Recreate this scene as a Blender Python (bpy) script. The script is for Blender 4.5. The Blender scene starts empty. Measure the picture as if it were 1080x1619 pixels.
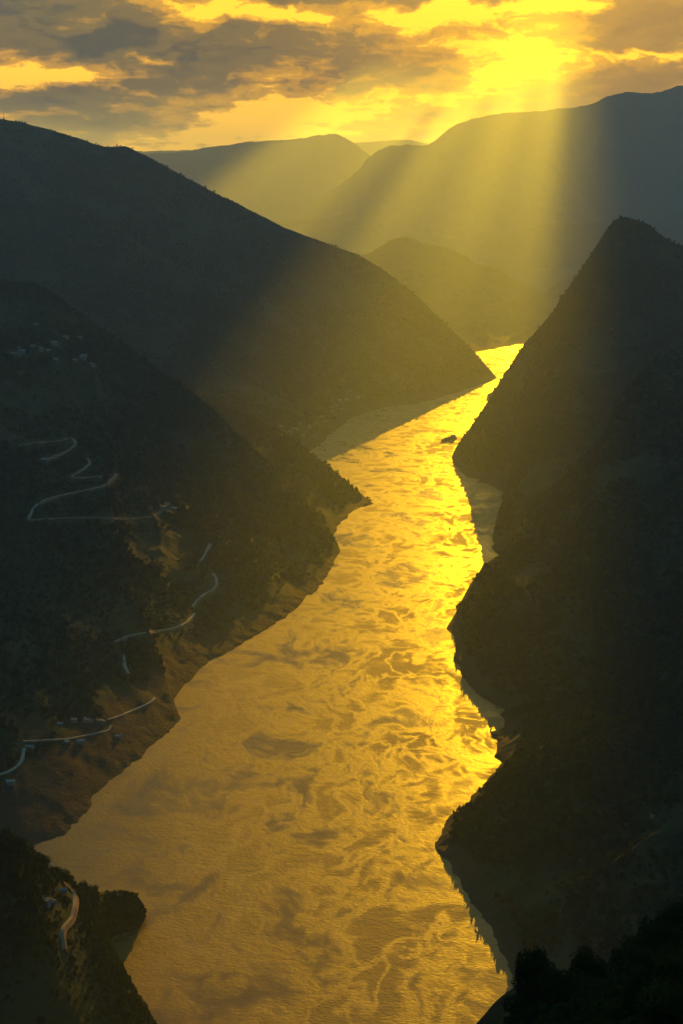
import bpy, bmesh, math, random
import numpy as np
from mathutils import Vector, Matrix
from mathutils.bvhtree import BVHTree

random.seed(7)
rng = np.random.default_rng(7)
scene = bpy.context.scene
COL = scene.collection

# ------------------------------------------------------------------ camera
CAM_H = 600.0                       # metres above the river
FOC, CX, CY, HY = 2000.0, 540.0, 809.5, 300.0
PITCH = math.atan((CY - HY) / FOC)
cd = bpy.data.cameras.new('camera'); cam = bpy.data.objects.new('camera', cd); COL.objects.link(cam)
cd.sensor_fit = 'VERTICAL'; cd.sensor_height = 36.0; cd.lens = FOC / 1619.0 * 36.0
cd.clip_start = 0.5; cd.clip_end = 200000.0
cam.location = (0, 0, CAM_H); cam.rotation_euler = (math.pi / 2 - PITCH, 0, 0)
scene.camera = cam

# ------------------------------------------------------------------ sun and sky
SUN_EL, SUN_AZ = math.radians(11.5), math.radians(9.9)      # azimuth to the right of the view
SUN = Vector((math.sin(SUN_AZ) * math.cos(SUN_EL), math.cos(SUN_AZ) * math.cos(SUN_EL), math.sin(SUN_EL)))
sl = bpy.data.lights.new('sun', 'SUN'); sun = bpy.data.objects.new('sun', sl); COL.objects.link(sun)
sl.energy = 5.0; sl.angle = math.radians(0.14); sl.color = (1.0, 0.48, 0.006)
sun.rotation_euler = SUN.to_track_quat('Z', 'Y').to_euler()
sun.location = (2000, 9000, 3000)
scene.view_settings.view_transform = 'Standard'; scene.view_settings.look = 'None'
scene.view_settings.exposure = 0.92; scene.view_settings.gamma = 1.0

class NG:
    """tiny helper to write node graphs as expressions"""
    def __init__(self, nt): self.nt = nt; nt.nodes.clear()
    def n(self, t, **kw):
        x = self.nt.nodes.new(t)
        for k, v in kw.items(): setattr(x, k, v)
        return x
    def put(self, sock, v):
        if isinstance(v, bpy.types.NodeSocket): self.nt.links.new(v, sock)
        elif v is not None:
            try: sock.default_value = v
            except Exception: sock.default_value = (*v, 1.0)
    def m(self, op, a, b=None, c=None, clamp=False):
        x = self.n('ShaderNodeMath', operation=op, use_clamp=clamp)
        for i, v in enumerate((a, b, c)):
            if v is not None: self.put(x.inputs[i], v)
        return x.outputs[0]
    def v(self, op, a, b=None, s=None):
        x = self.n('ShaderNodeVectorMath', operation=op)
        self.put(x.inputs[0], a)
        if b is not None: self.put(x.inputs[1], b)
        if s is not None: self.put(x.inputs['Scale'], s)
        return x.outputs['Value'] if op in ('DOT_PRODUCT', 'LENGTH', 'DISTANCE') else x.outputs[0]
    def noise(self, vec, scale, detail=4, rough=0.55, dist=0.0, lac=2.0):
        x = self.n('ShaderNodeTexNoise')
        if vec is not None: self.put(x.inputs['Vector'], vec)
        x.inputs['Scale'].default_value = scale; x.inputs['Detail'].default_value = detail
        x.inputs['Roughness'].default_value = rough; x.inputs['Distortion'].default_value = dist
        x.inputs['Lacunarity'].default_value = lac
        return x.outputs['Fac']
    def ss(self, x, lo, hi, a=0.0, b=1.0, kind='SMOOTHSTEP'):
        r = self.n('ShaderNodeMapRange', interpolation_type=kind)
        self.put(r.inputs[0], x)
        for i, q in zip((1, 2, 3, 4), (lo, hi, a, b)): self.put(r.inputs[i], q)
        return r.outputs[0]
    def mix(self, f, a, b, mode='MIX'):
        x = self.n('ShaderNodeMix', data_type='RGBA', blend_type=mode)
        self.put(x.inputs[0], f); self.put(x.inputs[6], a); self.put(x.inputs[7], b)
        return x.outputs[2]
    def comb(self, x, y, z):
        c = self.n('ShaderNodeCombineXYZ')
        for i, q in enumerate((x, y, z)): self.put(c.inputs[i], q)
        return c.outputs[0]
    def sep(self, v):
        s = self.n('ShaderNodeSeparateXYZ'); self.put(s.inputs[0], v); return s.outputs

w = bpy.data.worlds.new('World'); scene.world = w; w.use_nodes = True
g = NG(w.node_tree)
sky = g.n('ShaderNodeTexSky', sky_type='NISHITA', sun_disc=False)
sky.sun_elevation = SUN_EL; sky.sun_rotation = SUN_AZ; sky.dust_density = 4.0; sky.air_density = 1.4; sky.altitude = 900
dirn = g.v('NORMALIZE', g.n('ShaderNodeTexCoord').outputs['Generated'])
dx, dy, dz = g.sep(dirn)
up = g.m('MAXIMUM', dz, 0.0)
toward = g.v('DOT_PRODUCT', dirn, tuple(SUN))                       # cosine to the sun
inv = g.m('DIVIDE', 1.0, g.m('ADD', up, 0.055))
deck = g.comb(g.m('MULTIPLY', dx, inv), g.m('MULTIPLY', dy, inv), 0.0)   # where a flat cloud deck is pierced
# a layered altostratus sky, streaked by perspective, lit gold from behind near the sun
big = g.noise(g.v('MULTIPLY', deck, (0.85, 0.34, 1.0)), 1.15, 7, 0.58, 0.35)
mid = g.noise(g.v('ADD', deck, (13.1, 4.7, 2.0)), 1.6, 7, 0.62, 0.5)
den = g.m('ADD', g.m('MULTIPLY', big, 0.62), g.m('MULTIPLY', mid, 0.38))
near = g.ss(toward, 0.86, 0.995)                                       # 30 degrees around the sun
near2 = g.ss(toward, 0.970, 0.9995)
away = g.ss(toward, 0.55, 0.96)
flat = g.m('DIVIDE', 1.0, g.m('MAXIMUM', dy, 0.05))
SX = g.m('MULTIPLY', dx, flat); SE = g.m('MULTIPLY', dz, flat)
wv = g.comb(SX, g.m('MULTIPLY', SE, 2.0), 0.0)
wx = g.m('SUBTRACT', g.noise(wv, 26.0, 4, 0.55), 0.5); wy = g.m('SUBTRACT', g.noise(g.v('ADD', wv, (3.3, 8.1, 1.0)), 30.0, 4, 0.55), 0.5)
SX = g.m('MULTIPLY_ADD', wx, 0.085, SX); SE = g.m('MULTIPLY_ADD', wy, 0.026, SE)
def bank_of_cloud(px, py, sx, sy, rot, amp):
    """one bank (amp > 0) or opening (amp < 0) of the evening's cloud, at its bearing and height above the horizon"""
    d = (px - 540.0) / 2110.0, (HY - py) / 2110.0
    u, v = g.m('SUBTRACT', SX, d[0]), g.m('SUBTRACT', SE, d[1])
    c, s_ = math.cos(math.radians(rot)), math.sin(math.radians(rot))
    a_ = g.m('MULTIPLY', g.m('ADD', g.m('MULTIPLY', u, c), g.m('MULTIPLY', v, s_)), 2110.0 / sx)
    b_ = g.m('MULTIPLY', g.m('SUBTRACT', g.m('MULTIPLY', v, c), g.m('MULTIPLY', u, s_)), 2110.0 / sy)
    q_ = g.m('ADD', g.m('MULTIPLY', a_, a_), g.m('MULTIPLY', b_, b_))
    return g.m('MULTIPLY', g.m('POWER', 2.718, g.m('MULTIPLY', q_, -1.0)), amp)
front = g.m('GREATER_THAN', dy, 0.05)
feats = [(60, 30, 190, 55, 0, .16), (185, 62, 75, 22, 18, .22), (90, 125, 140, 22, 0, -.26), (145, 48, 26, 10, 15, -.20), (400, 28, 190, 16, -3, -.20),
         (480, 2, 130, 14, 0, .18), (250, 120, 300, 30, 14, .15), (240, 103, 42, 7, 0, -.17), (90, 180, 130, 9, 3, -.17), (160, 205, 160, 16, 0, .12), (430, 198, 210, 34, 8, -.28), (330, 75, 90, 14, 15, .10),
         (560, 115, 130, 30, 14, .05), (630, 12, 34, 11, 0, .22), (690, 28, 80, 20, 0, -.30), (785, 8, 60, 12, 0, .22), (870, 18, 95, 12, 0, -.26), (1020, 45, 70, 38, 0, .22), (1020, 95, 80, 7, 0, -.24), (1040, 125, 90, 14, 0, .10),
         (790, 130, 60, 10, 20, -.10), (850, 100, 120, 50, 0, -.12), (600, 185, 120, 14, 4, .08)]
tot = 0.0
for f_ in feats: tot = g.m('ADD', bank_of_cloud(*f_), tot)
fine = g.noise(g.comb(SX, g.m('MULTIPLY', SE, 2.4), 0.0), 46.0, 8, 0.66, 0.3)
den = g.m('ADD', den, g.m('MULTIPLY', tot, front))
den = g.m('MULTIPLY_ADD', g.m('SUBTRACT', fine, 0.5), 0.42, den)
thin = g.ss(den, 0.43, 0.57, 1.0, 0.0)                                 # 1 where light comes through
rim = g.ss(den, 0.36, 0.44, 1.0, 0.0)                                  # brightest, thinnest veils
low = g.ss(dz, 0.06, g.m('MULTIPLY_ADD', near, 0.22, 0.34), 1.0, 0.0)  # toward the horizon
thickc = g.ss(den, 0.60, 0.74)
side = g.ss(toward, 0.72, 0.98)
grey = g.mix(low, g.mix(side, (0.080, 0.145, 0.180, 1), (0.30, 0.23, 0.10, 1)), g.mix(thickc, (0.20, 0.125, 0.026, 1), (0.060, 0.054, 0.030, 1)))
grey = g.mix(away, (0.042, 0.150, 0.205, 1), grey)
gold = g.mix(near, (1.0, 0.45, 0.000, 1), (0.80, 0.36, 0.000, 1))
gold = g.mix(g.m('MULTIPLY', rim, 0.85), gold, g.mix(near, (2.6, 1.2, 0.000, 1), (2.2, 1.06, 0.000, 1)))
gold = g.mix(low, g.mix(side, (0.12, 0.19, 0.22, 1), (0.62, 0.42, 0.12, 1)), gold)
gold = g.mix(away, (0.060, 0.19, 0.26, 1), gold)
col = g.mix(thin, grey, gold)
glow = g.m('ADD', g.m('MULTIPLY', near2, 0.55), g.m('MULTIPLY', g.m('POWER', g.m('MAXIMUM', toward, 0.0), 420.0), 0.3))
col = g.mix(1.0, col, g.mix(1.0, g.comb(glow, glow, glow), (0.62, 0.30, 0.0, 1), 'MULTIPLY'), 'ADD')
# clear evening sky adds a cool share from above
col = g.mix(1.0, col, g.mix(1.0, sky.outputs[0], g.mix(low, (0.004, 0.006, 0.008, 1), (0.002, 0.001, 0.0, 1)), 'MULTIPLY'), 'ADD')
bg = g.n('ShaderNodeBackground'); g.put(bg.inputs['Color'], col); bg.inputs['Strength'].default_value = 0.68
g.nt.links.new(bg.outputs[0], g.n('ShaderNodeOutputWorld').inputs[0])

cy = scene.cycles
cy.max_bounces = 8; cy.diffuse_bounces = 2; cy.glossy_bounces = 3; cy.volume_bounces = 5
cy.transparent_max_bounces = 24; cy.sample_clamp_indirect = 4.0; cy.use_denoising = True
cy.caustics_reflective = False; cy.caustics_refractive = False

# ------------------------------------------------------------------ helpers
def ray(px, py):
    u, v = (px - CX) / FOC, (CY - py) / FOC
    return np.array([u, math.cos(PITCH) + v * math.sin(PITCH), -math.sin(PITCH) + v * math.cos(PITCH)])
def at(px, py, D=None, f=1.0):
    """point seen at a photo pixel: at forward distance D, or (D None) on the river, f times as far"""
    d = ray(px, py)
    t = (-CAM_H / d[2] * f) if D is None else D / d[1]
    return np.array([0, 0, CAM_H]) + d * t

def _hash(ix, iy, iz, seed):
    h = (ix.astype(np.int64) * 374761393 + iy.astype(np.int64) * 668265263 + iz.astype(np.int64) * 2147483647 + seed * 1274126177) & 0xFFFFFFFF
    h = ((h ^ (h >> 13)) * 1274126177) & 0xFFFFFFFF
    h = ((h ^ (h >> 16)) * 2246822519) & 0xFFFFFFFF
    return ((h ^ (h >> 15)) & 0xFFFF) / 65535.0
def vnoise(x, y, z, seed=0):
    ix, iy, iz = np.floor(x), np.floor(y), np.floor(z)
    fx, fy, fz = x - ix, y - iy, z - iz
    fx, fy, fz = (q * q * q * (q * (q * 6 - 15) + 10) for q in (fx, fy, fz))
    r = 0.0
    for a in (0, 1):
        for b in (0, 1):
            for c in (0, 1):
                wgt = (fx if a else 1 - fx) * (fy if b else 1 - fy) * (fz if c else 1 - fz)
                r = r + wgt * _hash(ix + a, iy + b, iz + c, seed)
    return r * 2 - 1
def fbm(x, y, z, seed=0, octv=5, gain=0.5, ridged=False):
    s, a, tot = 0.0, 1.0, 0.0
    for i in range(octv):
        n = vnoise(x * 2 ** i + i * 17.3, y * 2 ** i - i * 9.1, z * 2 ** i + i * 3.7, seed + i)
        if ridged: n = 1 - 2 * np.abs(n)
        s = s + a * n; tot += a; a *= gain
    return s / tot

def mesh_obj(name, verts, faces, mat, parent=None, smooth=False):
    me = bpy.data.meshes.new(name)
    me.from_pydata([tuple(v) for v in verts], [], faces); me.update()
    if smooth: me.polygons.foreach_set('use_smooth', np.ones(len(me.polygons), dtype=bool))
    if mat: me.materials.append(mat)
    o = bpy.data.objects.new(name, me); COL.objects.link(o)
    if parent: o.parent = parent
    return o
def tag(o, label=None, cat=None, group=None, kind=None):
    for k, v in (('label', label), ('category', cat), ('group', group), ('kind', kind)):
        if v: o[k] = v
    return o
def empty(name, loc, rz=0.0, sc=1.0):
    o = bpy.data.objects.new(name, None); COL.objects.link(o)
    o.location = loc; o.rotation_euler = (0, 0, rz); o.scale = (sc, sc, sc); o.empty_display_size = 1.0
    return o
def copy_tree(o, parent=None):
    c = o.copy(); COL.objects.link(c); c.parent = parent
    for ch in list(o.children): copy_tree(ch, c)
    return c

def material(name, build):
    m = bpy.data.materials.new(name); m.use_nodes = True
    gg = NG(m.node_tree); out = gg.n('ShaderNodeOutputMaterial')
    build(gg, out); return m
def principled(gg, out, color, rough=0.9, spec=0.2, **kw):
    p = gg.n('ShaderNodeBsdfPrincipled')
    gg.put(p.inputs['Base Color'], color); gg.put(p.inputs['Roughness'], rough); gg.put(p.inputs['Specular IOR Level'], spec)
    for k, v in kw.items(): gg.put(p.inputs[k.replace('_', ' ')], v)
    gg.nt.links.new(p.outputs[0], out.inputs['Surface']); return p
def simple(name, c, rough=0.8, spec=0.2, var=0.25, scale=0.8, metallic=0.0):
    def b(gg, out):
        pos = gg.n('ShaderNodeTexCoord').outputs['Object']
        f = gg.noise(pos, scale, 5, 0.6)
        k = gg.ss(f, 0.3, 0.7, 1 - var, 1 + var)
        cc = gg.mix(1.0, (*c, 1), gg.comb(k, k, k), 'MULTIPLY')
        principled(gg, out, cc, rough, spec, Metallic=metallic)
    return material(name, b)

# ------------------------------------------------------------------ materials of the place
def b_slope(gg, out):
    pos = gg.n('ShaderNodeNewGeometry').outputs['Position']
    x, y, z = gg.sep(pos)
    n1 = gg.noise(pos, 0.004, 6, 0.6); n2 = gg.noise(pos, 0.03, 6, 0.65); n3 = gg.noise(pos, 0.25, 4, 0.6)
    green = gg.mix(gg.ss(n2, 0.35, 0.65), (0.012, 0.019, 0.009, 1), (0.028, 0.038, 0.014, 1))
    green = gg.mix(gg.ss(n1, 0.45, 0.62), green, (0.024, 0.036, 0.014, 1))
    earth = gg.mix(n3, (0.030, 0.019, 0.011, 1), (0.055, 0.036, 0.021, 1))
    rock = gg.mix(n3, (0.040, 0.030, 0.026, 1), (0.085, 0.065, 0.054, 1))
    bare = gg.ss(gg.noise(gg.v('MULTIPLY', pos, (1, 1, 0.6)), 0.0075, 6, 0.6, 0.6), 0.60, 0.66)
    c = gg.mix(gg.m('MULTIPLY', bare, 0.55), green, rock)
    # the bare strip that the river floods and drains, up to some 32 m
    bank = gg.n('ShaderNodeAttribute', attribute_type='GEOMETRY', attribute_name='bank').outputs['Fac']
    line = gg.ss(gg.m('SUBTRACT', gg.m('SUBTRACT', z, gg.m('MULTIPLY', gg.m('SUBTRACT', n2, 0.5), 24.0)), bank), -5.0, 7.0, 1.0, 0.0)
    c = gg.mix(line, c, earth)
    bmp = gg.n('ShaderNodeBump'); bmp.inputs['Strength'].default_value = 0.6; bmp.inputs['Distance'].default_value = 3.0
    gg.put(bmp.inputs['Height'], gg.m('ADD', n3, gg.m('MULTIPLY', n2, 2.0)))
    principled(gg, out, c, 0.95, 0.1, Normal=bmp.outputs[0])
M_SLOPE = material('wooded_slope', b_slope)

def b_water(gg, out):
    pos = gg.n('ShaderNodeNewGeometry').outputs['Position']
    flow = gg.v('MULTIPLY', pos, (0.75, 0.6, 1.0))
    wn = gg.n('ShaderNodeTexNoise'); gg.put(wn.inputs['Vector'], flow); wn.inputs['Scale'].default_value = 0.011; wn.inputs['Detail'].default_value = 3.0
    curl = gg.v('ADD', flow, gg.v('SCALE', gg.v('SUBTRACT', wn.outputs['Color'], (0.5, 0.5, 0.5)), s=70.0))     # the current folds its own pattern
    boil = gg.noise(curl, 0.015, 4, 0.55, 0.5)                       # upwelling patches
    boil2 = gg.noise(gg.v('ADD', curl, (310., 77., 0.)), 0.052, 5, 0.6, 0.8)
    seam = gg.ss(gg.m('ABSOLUTE', gg.m('SUBTRACT', gg.noise(gg.v('ADD', curl, (91., 15., 0.)), 0.021, 4, 0.55, 0.5), 0.5)), 0.0, 0.055)   # slick seams between the boils
    reach = gg.noise(gg.v('MULTIPLY', pos, (0.8, 0.45, 1.0)), 0.0042, 3, 0.5)      # rough and smooth reaches of the river
    slick = gg.m('ADD', gg.m('MULTIPLY', boil, 0.65), gg.m('MULTIPLY', boil2, 0.35))
    w1 = gg.noise(gg.v('MULTIPLY', pos, (0.55, 1, 1)), 0.10, 4, 0.6, 0.4); w2 = gg.noise(gg.v('MULTIPLY', pos, (0.6, 1, 1)), 0.42, 3, 0.6, 0.3)
    ripple = gg.m('ADD', gg.m('MULTIPLY', gg.m('SUBTRACT', w1, 0.5), 1.0), gg.m('MULTIPLY', gg.m('SUBTRACT', w2, 0.5), 1.0))
    calm = gg.m('MULTIPLY', gg.ss(gg.m('MULTIPLY_ADD', gg.m('SUBTRACT', reach, 0.5), 0.25, slick), 0.38, 0.58, 0.15, 1.0), gg.m('MULTIPLY_ADD', seam, 0.45, 0.55))
    ripple = gg.m('MULTIPLY', ripple, gg.m('MULTIPLY_ADD', calm, 1.0, 0.12))
    h = gg.m('ADD', ripple, gg.m('MULTIPLY', boil2, 0.6))
    bmp = gg.n('ShaderNodeBump'); bmp.inputs['Strength'].default_value = 1.0; bmp.inputs['Distance'].default_value = 0.4
    gg.put(bmp.inputs['Height'], h)
    rough = gg.m('MULTIPLY_ADD', calm, 0.52, 0.19)
    mud = gg.mix(gg.ss(boil, 0.35, 0.65), (0.15, 0.090, 0.028, 1), (0.22, 0.135, 0.040, 1))
    principled(gg, out, mud, rough, 0.5, IOR=1.333, Normal=bmp.outputs[0])
M_WATER = material('muddy_river_water', b_water)
M_ROAD = simple('pale_concrete_road', (0.21, 0.19, 0.15), 0.9, 0.1, 0.2, 0.05)

# ------------------------------------------------------------------ lofted mountains
def spline(pts, n):
    """smooth curve through points, n samples even in arc length"""
    P = np.array(pts, float)
    Q = np.vstack([2 * P[0] - P[1], P, 2 * P[-1] - P[-2]])
    out = []
    for i in range(1, len(Q) - 2):
        t = np.linspace(0, 1, 14, endpoint=False)[:, None]
        a, b, c, d = Q[i - 1], Q[i], Q[i + 1], Q[i + 2]
        cat = 0.5 * (2 * b + (c - a) * t + (2 * a - 5 * b + 4 * c - d) * t ** 2 + (3 * b - a - 3 * c + d) * t ** 3)
        lin = b + (c - b) * t
        out.append(0.6 * cat + 0.4 * lin)
    out.append(P[-1:]); R = np.vstack(out)
    L = np.concatenate([[0], np.cumsum(np.linalg.norm(np.diff(R, axis=0), axis=1))])
    s = np.linspace(0, L[-1], n)
    return np.stack([np.interp(s, L, R[:, k]) for k in range(3)], axis=1)

SLOPES = {}
def mountain(name, label, crest, foot, nt, ns, nb, seed, amp=16.0, gully=30.0, gn=9, crest_amp=4.0, shore=3.0, back=900.0, prof=1.0, rear=None, toe=True, bank=14.0):
    Cc = spline(crest, nt); Ww = spline(foot, nt)
    rows, S = [], []
    if toe:
        for k in (3, 2, 1):                           # under water
            q = Ww + (Ww - Cc) * 0.02 * k; q[:, 2] = Ww[:, 2] - 9.0 * k
            rows.append(q); S.append(-0.02 * k)
    for k in range(ns + 1):
        s = k / ns
        q = Ww + (Cc - Ww) * s
        q[:, 2] = Ww[:, 2] + (Cc[:, 2] - Ww[:, 2]) * s ** prof
        rows.append(q); S.append(s)
    zc = np.clip(Cc[:, 2], 0, 560.0); dist = np.hypot(Cc[:, 0], Cc[:, 1])
    ext = np.minimum(back, 0.8 * dist * (30 + zc) / (600 - zc)) / dist           # falls away behind the crest
    Rr = Cc * (1 + ext)[:, None]; Rr[:, 2] = -30.0
    if rear is not None: Rr = spline(rear, nt)
    for k in range(1, nb + 1):
        s = k / nb
        q = Cc + (Rr - Cc) * s
        q[:, 2] = Cc[:, 2] + (Rr[:, 2] - Cc[:, 2]) * s ** 1.25
        rows.append(q); S.append(1 + s)
    V = np.array(rows); S = np.array(S)[:, None]; T = np.linspace(0, 1, nt)[None, :]
    height = np.maximum(Cc[:, 2] - Ww[:, 2], 0)[None, :]
    hs = np.clip(height / 260.0, 0.0, 1.0)
    X, Y, Z = V[..., 0], V[..., 1], V[..., 2]
    sc = 1 / 420.0
    f3 = fbm(X * sc, Y * sc, Z * sc, seed, 6, 0.52)
    fine = fbm(X / 60.0, Y / 60.0, Z / 60.0, seed + 40, 4, 0.55)
    Sc = np.clip(S, 0, 2)
    warp = 0.9 * fbm(T * 4 + 0 * S, Sc * 3.0 + 0 * T, 0 * (S + T), seed + 9, 3)
    G = fbm(T * gn + warp, Sc * 1.3 + 0 * T, 0 * (S + T) + seed * .37, seed + 5, 4, 0.5, ridged=True)
    env = np.where(S < 1, np.clip(Sc / 0.22, 0, 1) * np.clip((1.03 - Sc) / 0.30, 0.0, 1), np.clip((Sc - 1) / .3, 0, 1))
    atc = np.exp(-((S - 1) / 0.05) ** 2)
    dz_ = hs * env * (amp * (f3 - 0.35) + gully * (G - 0.8) * 0.55 + amp * 0.3 * fine)
    dz_ += atc * hs * crest_amp * (0.6 * fbm(X / 130., Y / 130., Z / 130., seed + 70, 5, 0.6) + 0.6 * fine)
    dz_ += np.exp(-(Sc / 0.10) ** 2) * shore * fine * np.clip(height / 40., .15, 1)
    V[..., 2] = Z + dz_
    # push the gully walls sideways a little too
    V[..., 0] += hs * env * amp * 0.4 * fbm(X / 200., Y / 200., Z / 200. + 31, seed + 90, 4)
    edge_ = np.exp(-(Sc / 0.08) ** 2) * (S < 1) * np.clip(height / 30., .1, 1) * shore
    V[..., 0] += edge_ * 3.0 * fbm(X / 55., Y / 55., 0 * X + 3, seed + 91, 5, 0.62); V[..., 1] += edge_ * 3.5 * fbm(X / 55., Y / 55., 0 * X + 8, seed + 92, 5, 0.62)
    V[..., 2] += edge_ * 0.6 * fbm(X / 14., Y / 14., Z / 14., seed + 93, 3, 0.6)
    nr = V.shape[0]
    verts = V.reshape(-1, 3)
    i, j = np.meshgrid(np.arange(nr - 1), np.arange(nt - 1), indexing='ij')
    a = (i * nt + j).ravel(); quads = np.stack([a, a + 1, a + nt + 1, a + nt], axis=1)
    # wind the faces upward
    p0, p1, p3 = verts[quads[:, 0]], verts[quads[:, 1]], verts[quads[:, 3]]
    if np.median(np.cross(p1 - p0, p3 - p0)[:, 2]) < 0: quads = quads[:, ::-1]
    me = bpy.data.meshes.new(name)
    me.vertices.add(len(verts)); me.vertices.foreach_set('co', verts.ravel())
    me.loops.add(quads.size); me.loops.foreach_set('vertex_index', quads.ravel().astype(np.int32))
    me.polygons.add(len(quads)); me.polygons.foreach_set('loop_start', np.arange(0, quads.size, 4, dtype=np.int32))
    me.update(calc_edges=True); me.validate()
    me.polygons.foreach_set('use_smooth', np.ones(len(me.polygons), dtype=bool))
    me.materials.append(M_SLOPE)
    o = bpy.data.objects.new(name, me); COL.objects.link(o)
    tag(o, label, None, None, 'structure')
    bk = np.interp(np.linspace(0, 1, nt), *zip(*bank)) if isinstance(bank, (list, tuple)) else np.full(nt, float(bank))
    at_ = me.attributes.new('bank', 'FLOAT', 'POINT'); at_.data.foreach_set('value', np.tile(bk, nr).astype(np.float32))
    SLOPES[label] = dict(obj=o, bank=bk, V=V, quads=quads, verts=verts, nt=nt, ns=ns, S=S[:, 0])
    return o

def pl(*pts):
    """photo points (px, py, distance) or (px, py) on the water"""
    return [at(*p) for p in pts]

# far ranges, farthest first
mountain('mountain', 'pale farthest ridge in the notch between two far mountains',
         pl((200, 240, 17600), (470, 232, 17600), (565, 225, 17600), (600, 223, 17600), (640, 221, 17600), (676, 226, 17600), (760, 240, 17600), (1000, 250, 17600)),
         pl((200, 340, 16000), (560, 340, 16000), (1000, 340, 16000)), 120, 20, 8, 3, amp=60, gully=60, crest_amp=25, toe=False)
mountain('mountain', 'hazy far mountain rising from the dark left ridge to a blunt top',
         pl((-500, 250, 13776), (100, 248, 13776), (235, 243, 13776), (285, 240, 13776), (345, 231, 13776), (400, 224, 13776), (470, 219, 13694), (525, 212, 13612), (548, 219, 13530), (585, 245, 13448), (640, 290, 13366), (760, 340, 13120)),
         pl((-500, 420, 11972), (300, 430, 11808), (760, 430, 11726)), 260, 50, 10, 4, amp=70, gully=80, gn=14, crest_amp=22, toe=False)
mountain('mountain', 'highest far mountain range closing the valley under the bright sky',
         pl((480, 330, 11200), (560, 275, 11200), (585, 246, 11200), (610, 233, 11200), (640, 229, 11200), (678, 229, 11200), (700, 212, 11200), (728, 193, 11200), (780, 180, 11200), (830, 177, 11200), (880, 172, 11200),
            (930, 167, 11200), (960, 152, 11200), (990, 144, 11200), (1028, 148, 11200), (1060, 139, 11200), (1090, 134, 11200), (1250, 128, 11200), (1700, 150, 11200)),
         pl((480, 440, 9600), (800, 460, 9520), (1100, 460, 9440), (1700, 460, 9360)), 320, 70, 10, 5, amp=80, gully=110, gn=16, crest_amp=22, toe=False)
mountain('mountain', 'faint low ridge beneath the highest far range',
         pl((600, 440, 8760), (690, 415, 8880), (740, 398, 8880), (790, 373, 8880), (850, 357, 8880), (905, 350, 8880), (950, 353, 8880), (1010, 375, 8760), (1200, 400, 8640)),
         pl((600, 520, 7800), (900, 520, 7800), (1200, 520, 7800)), 160, 40, 8, 6, amp=50, gully=60, crest_amp=14, toe=False)
mountain('mountain', 'blue grey ridge showing behind the pointed right peak',
         pl((940, 430, 9280), (1000, 385, 9280), (1030, 357, 9280), (1060, 341, 9280), (1085, 330, 9280), (1200, 285, 9280), (1600, 260, 9280)),
         pl((940, 560, 7830), (1200, 560, 7685), (1600, 560, 7685)), 140, 40, 8, 8, amp=50, gully=60, crest_amp=12, toe=False)
mountain('mountain', 'hazy low shoulder behind the far river bend',
         pl((200, 360, 10150), (420, 352, 10150), (490, 344, 10005), (540, 346, 9860), (580, 363, 9715), (615, 384, 9570), (660, 415, 9425), (740, 470, 9135)),
         pl((200, 500, 8700), (500, 510, 8555), (740, 520, 8410)), 160, 40, 8, 10, amp=50, gully=60, crest_amp=12, toe=False)
mountain('mountain', 'hazy golden spur sloping down to the far river bend',
         pl((300, 440, 6600), (520, 420, 6500), (585, 398, 6400), (608, 385, 6350), (626, 377, 6320), (645, 375, 6300), (664, 383, 6280), (700, 388, 6250), (724, 400, 6220), (758, 417, 6180), (790, 426, 6160), (815, 441, 6120), (848, 461, 6080), (875, 486, 6030), (910, 510, 5990), (1000, 545, 5930)),
         pl((300, 585), (600, 572), (745, 557), (815, 546), (870, 540), (1000, 536)), 220, 60, 10, 11, amp=60, gully=90, gn=9, crest_amp=20)
mountain('mountain', 'faint misty spur between the far river bend and the low shoulder',
         pl((380, 480, 5650), (520, 468, 5620), (600, 452, 5600), (650, 462, 5560), (700, 492, 5500), (735, 520, 5440), (770, 548, 5360)),
         pl((380, 580), (620, 570), (740, 557), (775, 552)), 160, 50, 8, 13, amp=40, gully=60, gn=7, crest_amp=14)
mountain('mountain', 'misty spur descending behind the pointed right peak',
         pl((1300, 330, 7600), (1050, 400, 7500), (960, 425, 7400), (900, 440, 7350), (860, 462, 7300), (810, 500, 7200), (760, 530, 7100)),
         pl((1300, 560, 6500), (900, 560, 6500), (760, 550, 6500)), 160, 40, 8, 14, amp=50, gully=70, gn=7, crest_amp=16, toe=False)
# the two walls of the gorge
mountain('mountain', 'long dark ridge descending from upper left to the bend',
         pl((-700, 130, 4300), (-300, 165, 4350), (0, 188, 4350), (60, 200, 4350), (120, 217, 4350), (163, 232, 4350), (195, 232, 4350), (218, 241, 4350), (262, 263, 4350), (330, 300, 4350), (400, 335, 4330),
            (455, 362, 4310), (520, 386, 4290), (575, 408, 4270), (622, 438, 4250), (662, 472, 4230), (702, 510, 4210), (742, 549, 4190), (770, 580, 4170)) + [at(786, 597)],
         pl((-700, 800), (-200, 790), (200, 770), (380, 745), (490, 712), (520, 688), (560, 660), (605, 645), (660, 637), (720, 621), (768, 606), (786, 598)), 420, 260, 12, 21, amp=34, gully=62, gn=8, crest_amp=7, back=1500)
mountain('mountain', 'low dark spur ending in a point on the left bank',
         pl((60, 470, 2950), (200, 560, 2900), (300, 612, 2860), (345, 640, 2800), (365, 645, 2760), (405, 664, 2720), (455, 690, 2660), (500, 724, 2600), (540, 755, 2540), (570, 780, 2500)) + [at(590, 796)],
         pl((60, 880), (300, 880), (470, 870), (525, 846), (544, 822), (562, 805), (590, 797)), 240, 130, 10, 23, amp=16, gully=26, gn=6, crest_amp=4, back=300, bank=2.0)
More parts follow.
